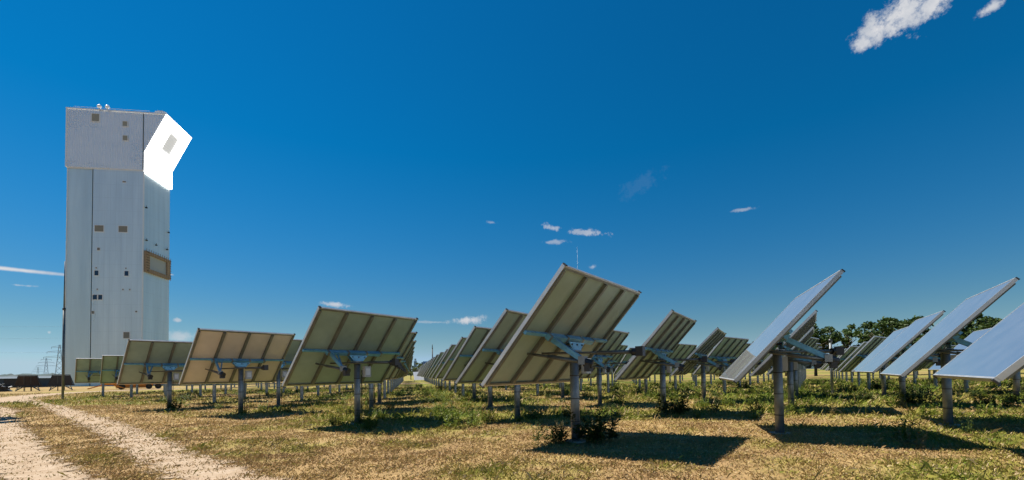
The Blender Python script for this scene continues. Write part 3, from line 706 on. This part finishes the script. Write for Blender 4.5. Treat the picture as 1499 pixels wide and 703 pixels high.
pylon(-1.04*1150, 1150, 36, 'smaller power pylon just left of the tallest one')
pylon(-1.067*1400, 1400, 24, 'tiny leftmost power pylon far off above the shed')
pylon(-.993*480, 480, 39, 'power pylon half hidden behind the left edge of the tower')
pts = [(-.993*480, 480)]
for k, (z0, z1, lab) in enumerate(((31, 34.5, 'lower overhead power line left of the tower'), (58, 62, 'upper overhead power line left of the tower'), (46, 47.5, 'middle overhead power line left of the tower'))):
    a = MB(); P0 = Vector((-470, 480, z0)); P1 = Vector((-700, 455, z1)); prev = None
    for q in range(13):
        t = q / 12; p = P0.lerp(P1, t); p.z -= 5*4*t*(1-t)*.2
        if prev is not None: a.tube(prev, p, .045, M['wire'], 5)
        prev = p
    o = a.build('power_line'); tag(o, lab, 'power line', 'overhead power lines')

o = empty('brown_shed', (-18.0, 112, 0), -.2); tag(o, 'dark brown flat shed beside the lamp mast at the aisle end', 'shed')
a = MB(); a.box(0, 9, 0, 5, 0, 4.2, M['pale']); a.build('wall', o); a = MB(); a.box(-.3, 9.3, -.4, 5.3, 4.203, 6.2, M['brown_wall']); a.build('roof', o)
a = MB(); a.box(1, 3, -.04, -.003, 0, 2.4, M['dark_metal']); a.build('door', o)
o = empty('white_panel', (-17.1, 84, 0), .45); tag(o, 'small bright white tilted panel at the end of the aisle', 'panel')
a = MB(); a.prism([(0,.35),(1.05,1.85),(1.1,1.8),(.05,.30)], lambda p, t: (-.9 + 1.8*t, p[0], p[1]), M['white_sheet']); a.build('sheet', o)
for x in (-.7, .7):
    a = MB(); a.bar((x, .95, -.1), (x, .95, 1.6), .06, .06, M['galv']); a.build('post', o)
def block(x, y, w, d, h, m, roof, label):
    o = empty('office_building', (x, y, 0), .1); tag(o, label, 'building', 'far office buildings'); a = MB(); a.box(-w/2, w/2, 0, d, 0, h, m); a.build('wall', o)
    a = MB(); a.box(-w*.3, w*.3, d*.2, d*.8, h + .01, h + roof, M['city_haze_pale']); a.build('roof', o)
    nw = max(3, int(w / 9))
    for k in range(nw):
        a = MB(); xx = -w/2 + w*(k + .2)/nw; a.box(xx, xx + w*.55/nw, -.3, -.02, h*.2, h*.94, M['glass_dark'] if m is M['city_haze_blue'] else M['city_haze_blue']); a.build('window', o)
block(-.2125*1500, 1500, 9, 12, 46, M['city_haze_pale'], 8, 'slender haze paled tower block far beyond the aisle')
block(-.191*1500, 1500, 24, 20, 42, M['city_haze_blue'], 3, 'wide haze blue office building far beyond the aisle')
block(-.1815*1500, 1490, 8, 12, 45, M['city_haze_pale'], 2, 'narrow haze paled block right of the haze blue office building')
block(-.176*1450, 1450, 16, 14, 30, M['city_haze_pale'], 2, 'low haze paled block beside the brown shed, far off')

# ------------------------------------------------------------------ weeds in the picture
GB = 'weeds round the front heliostat poles'
for kind, k, x, y, s, lab in [
    ('bush', 0, 1.55, 8.75, 1.15, 'dark bushy weed just right of the biggest heliostat pole'),
    ('bush', 1, .80, 8.65, .65, 'low dark weed just left of the biggest heliostat pole'),
    ('spike', 0, .45, 8.55, .75, 'spiky weed at the left end of the clump at the biggest pole'),
    ('bush', 0, 4.95, 14.2, 1.25, 'leafy dark bush at the pole between biggest and edge on heliostats'),
    ('spike', 1, 6.15, 13.9, 1.1, 'tall spiky weed right of the leafy dark bush'),
    ('green', 0, 7.1, 8.3, .85, 'green weed clump in the shade edge of the edge on heliostat'),
    ('dry', 0, 6.6, 7.6, .9, 'dry straw coloured weed in front of the edge on heliostat'),
    ('bush', 1, 13.6, 15.5, 1.15, 'dark weeds at the pole of the smaller blue mirror'),
    ('spike', 0, 14.4, 15.6, 1.2, 'upright dark weed right of the smaller blue mirror pole'),
    ('spike', 1, 8.8, 8.9, .65, 'small spiky weed before the sky blue mirror pole'),
    ('green', 1, -4.05, 12.45, .8, 'green tuft at the pole at front left of the aisle'),
    ('dry', 1, 9.6, 7.2, 1.0, 'tall thin dry weed near the right edge'),
    ('green', 2, -9.7, 16.4, .8, 'green tuft at the foot of the beige tinted heliostat pole'),
    ('spike', 0, .55, 12.9, .8, 'small spiky weed at the second pole right of the aisle'),
    ('bush', 0, -14.9, 20.1, .8, 'dark weed at the pole of the dark green backed heliostat')]:
    weed('weed_plant', kind, k, x, y, s, lab, GB)
# everything else that grows knee high between the rows: ground cover nobody could count, one object
def ground_cover():
    V = []; F = []; mi = []; base = 0; mats = [M['weed'], M['weed_dark'], M['weed_dry']]
    src = {k: [] for k in WM}
    for k in WM:
        for me in WM[k]:
            v = np.empty(len(me.vertices)*3, np.float32); me.vertices.foreach_get('co', v); src[k].append(v.reshape(-1, 3))
    n = 0; tries = 0
    while n < 560 and tries < 40000:
        tries += 1
        y = math.sqrt(random.uniform(10.5**2, 46**2)) if random.random() < .6 else random.uniform(10.5, 30); x = random.uniform(-1.05, 1.18)*y
        i, j = cell(np.array(x), np.array(y)); i = float(i); j = float(j)
        if j < -.6 and i < -j - .25: continue
        if i < .2 or (j < -5.3): continue
        g = float(greenness(np.array(x), np.array(y)))
        nearpole = math.hypot((i - round(i))*4.6, (j - round(j))*4.5) < .8
        aisle = abs(j + .36) < .22
        if random.random() > (.08 + .55*g*g + (.25 if nearpole else 0) + (.3 if aisle else 0)): continue
        if -.85 < j < -.58: continue
        kd = random.choices(['green', 'bush', 'spike', 'dry'], (6.5, .7, .9, 1.2))[0]; v = random.choice(src[kd]); s = random.uniform(.45, 1.0) * (1.0 if j > 1 or aisle else .75)
        a = random.uniform(0, 6.28); c_, s_ = math.cos(a), math.sin(a)
        q = np.stack([v[:,0]*c_ - v[:,1]*s_, v[:,0]*s_ + v[:,1]*c_, v[:,2]], 1)*s + np.array((x, y, float(height(x, y)) - .01))
        V.append(q); m = len(q)//4; F.append(np.arange(4*m).reshape(m, 4) + base); mi += [{'green': 0, 'bush': 1, 'spike': 1, 'dry': 2}[kd]]*m; base += len(q); n += 1
    me = mesh_np('ground_cover', np.concatenate(V), np.concatenate(F), None, mats); me.polygons.foreach_set('material_index', np.array(mi, np.int32))
    tag(link('undergrowth', me), 'knee high green weeds growing between the heliostat rows', 'weeds', kind='stuff')
ground_cover()

# ------------------------------------------------------------------ sky, sun
SUN_AZ, SUN_EL = R(69), R(56)     # left of the view, high
w = bpy.data.worlds.new('World'); S.world = w; w.use_nodes = True; nt = w.node_tree; L = nt.links.new; bg = nt.nodes['Background']
sky = nt.nodes.new('ShaderNodeTexSky'); sky.sky_type = 'NISHITA'; sky.sun_disc = False; sky.sun_elevation = SUN_EL; sky.sun_rotation = -SUN_AZ
sky.air_density = 1.0; sky.dust_density = 0.0; sky.ozone_density = 4.0; sky.altitude = 100
tcw = nt.nodes.new('ShaderNodeTexCoord'); D = tcw.outputs['Generated']
def vm(op, a, b=None):
    n = nt.nodes.new('ShaderNodeVectorMath'); n.operation = op
    for k, q in enumerate((a, b)):
        if q is None: continue
        if isinstance(q, tuple): n.inputs[k].default_value = q
        else: L(q, n.inputs[k])
    return n.outputs['Value'] if op in ('DOT_PRODUCT', 'LENGTH') else n.outputs[0]
def mt(op, a, b=None, c=None, clamp=False):
    n = nt.nodes.new('ShaderNodeMath'); n.operation = op; n.use_clamp = clamp
    for k, q in enumerate((a, b, c)):
        if q is None: continue
        if isinstance(q, (int, float)): n.inputs[k].default_value = q
        else: L(q, n.inputs[k])
    return n.outputs[0]
def noise_w(scale, det, rough):
    n = nt.nodes.new('ShaderNodeTexNoise'); n.inputs['Scale'].default_value = scale; n.inputs['Detail'].default_value = det; n.inputs['Roughness'].default_value = rough; L(D, n.inputs['Vector']); return n
nw = noise_w(26, 9, .68); nf = noise_w(75, 7, .7)
CL = [ # centre direction, two tangent axes (unit at the cloud's edge), noise amount, opacity
 ((0.5718,0.6435,0.5088),(15.83,-19.69,7.09),(-20.65,-2.76,26.67),1.5,1.0),((0.5419,0.6801,0.4939),(32.59,-50.46,33.68),(-40.53,0.12,44.24),1.3,1.0),
 ((0.5559,0.6608,0.5043),(16.62,-27.28,17.4),(-26.61,0.1,29.16),1.4,1.0),((0.5971,0.6228,0.5055),(24.97,-22.42,-1.89),(-30.18,-12.18,50.6),1.5,1.0),
 ((0.6472,0.5944,0.4773),(18.74,-43.27,28.45),(-76.2,5.95,95.79),1.3,.9),((-0.74,0.6524,0.1637),(5.6,5.7,1.0),(29.49,-27.95,244.03),.25,.95),
 ((-0.3609,0.9213,0.145),(29.99,12.0,-1.73),(19.06,-15.1,142.65),1.6,.8),((-0.0947,0.9887,0.1165),(23.99,2.1,1.55),(-4.36,-11.77,95.72),1.2,.95),
 ((0.0854,0.949,0.3034),(34.34,-1.24,-5.87),(19.86,-45.54,136.5),2.0,.55),((0.1644,0.9428,0.2901),(23.16,-3.01,-3.41),(8.83,-44.34,138.77),1.9,.62),
 ((0.0898,0.9568,0.2766),(40.66,-3.37,-1.65),(-1.08,-49.6,171.43),2.0,.45),((0.4407,0.8462,0.2995),(35.39,-16.17,-6.45),(-30.11,-75.95,258.31),1.6,.4),
 ((-0.5889,0.8016,0.1029),(115.6,87.85,-23.49),(34.99,-0.71,204.61),1.2,.7),((-0.5863,0.8067,0.0742),(27.52,19.88,1.14),(3.58,-5.89,91.54),1.0,.55),
 ((-0.727,0.6718,0.1419),(44.98,46.88,8.33),(47.47,-52.79,491.54),1.6,.4),((0.263,0.8913,0.3694),(19.28,-9.23,8.5),(-28.85,-9.8,44.1),2.0,.035),
 ((-0.1746,0.9782,0.1122),(28.34,5.03,0.1),(10.23,-37.31,339.0),1.4,.35),((-0.0379,0.9478,0.3167),(77.46,3.12,-0.24),(6.86,-76.73,229.94),1.5,.35),
 ((-0.7111,0.6992,0.074),(238.1,240.1,17.52),(14.19,-19.32,316.69),1.0,.5),((0.1744,0.9593,0.222),(98.03,-20.57,11.58),(-32.93,-33.18,168.71),1.2,.5),
 ((-0.5904,0.7866,0.1809),(105.71,79.04,0.95),(67.45,-45.23,415.43),1.2,.5)]
tot = None
nmix = mt('MULTIPLY_ADD', nf.outputs['Fac'], .45, mt('MULTIPLY', nw.outputs['Fac'], .55))
nz = mt('SUBTRACT', nmix, .5)
for c, u, v, amp, op in CL:
    d = vm('SUBTRACT', D, c); a = vm('DOT_PRODUCT', d, u); b = vm('DOT_PRODUCT', d, v)
    r = mt('SQRT', mt('ADD', mt('MULTIPLY', a, a), mt('MULTIPLY', b, b)))
    q = mt('MULTIPLY_ADD', nz, amp*3.2, r)
    n = nt.nodes.new('ShaderNodeMapRange'); n.interpolation_type = 'SMOOTHSTEP'; L(q, n.inputs[0]); n.inputs[1].default_value = 1.05; n.inputs[2].default_value = .15; n.inputs[3].default_value = 0; n.inputs[4].default_value = op
    tot = n.outputs[0] if tot is None else mt('MAXIMUM', tot, n.outputs[0])
cc = nt.nodes.new('ShaderNodeValToRGB'); L(nw.outputs['Fac'], cc.inputs[0]); cc.color_ramp.elements[0].position = .35; cc.color_ramp.elements[0].color = (5.6,6.0,6.7,1); cc.color_ramp.elements[1].position = .62; cc.color_ramp.elements[1].color = (7.9,7.9,8.1,1)
mxw = nt.nodes.new('ShaderNodeMix'); mxw.data_type = 'RGBA'; L(tot, mxw.inputs[0]); GA = 10.72   # grading of the raw sky colour (a polarised, deep blue sky)
rows = [tuple(GA*q for q in r_) for r_ in ((.0415,.0366,-.0313),(.1107,-.0531,.0296),(.5028,-.5552,.2374))]
cmb = nt.nodes.new('ShaderNodeCombineXYZ')
for k_, r_ in enumerate(rows): L(mt('MAXIMUM', vm('DOT_PRODUCT', sky.outputs[0], r_), (.02, .3, .5)[k_]), cmb.inputs[k_])
tint = vm('MINIMUM', cmb.outputs[0], (4.5, 6.3, 7.4)); L(tint, mxw.inputs[6]); L(cc.outputs[0], mxw.inputs[7])
L(mxw.outputs[2], bg.inputs[0]); bg.inputs[1].default_value = .05
sl_ = bpy.data.lights.new('sun', 'SUN'); sl_.energy = 5.0; sl_.angle = R(.5); sl_.color = (1, .95, .86)
so = bpy.data.objects.new('sun', sl_); COL.objects.link(so)
sd = Vector((-math.sin(SUN_AZ)*math.cos(SUN_EL), math.cos(SUN_AZ)*math.cos(SUN_EL), math.sin(SUN_EL)))
so.rotation_euler = sd.to_track_quat('Z', 'Y').to_euler(); so.location = (-40, 20, 60)

# ------------------------------------------------------------------ camera
cam = bpy.data.cameras.new('camera'); co = bpy.data.objects.new('camera', cam); COL.objects.link(co); S.camera = co
cam.sensor_width = 36; cam.lens = 36 * 667.63 / 1499; cam.shift_y = .1152; cam.clip_end = 20000; cam.clip_start = .1
p, r = .03294, .01631
Rv = Vector((1,0,0)); U = Vector((0, -math.sin(p), math.cos(p))); Fw = Vector((0, math.cos(p), math.sin(p)))
right = Rv*math.cos(r) - U*math.sin(r); up = Rv*math.sin(r) + U*math.cos(r); back = -Fw
co.matrix_world = Matrix(((right.x, up.x, back.x, 0), (right.y, up.y, back.y, 0), (right.z, up.z, back.z, 1.354), (0,0,0,1)))
S.view_settings.view_transform = 'Standard'; S.view_settings.look = 'None'; S.view_settings.exposure = .9; S.view_settings.gamma = 1; S.view_settings.use_curve_mapping = False
S.cycles.caustics_reflective = False; S.cycles.caustics_refractive = False; S.cycles.max_bounces = 8; S.cycles.use_denoising = True; S.cycles.sample_clamp_indirect = 6
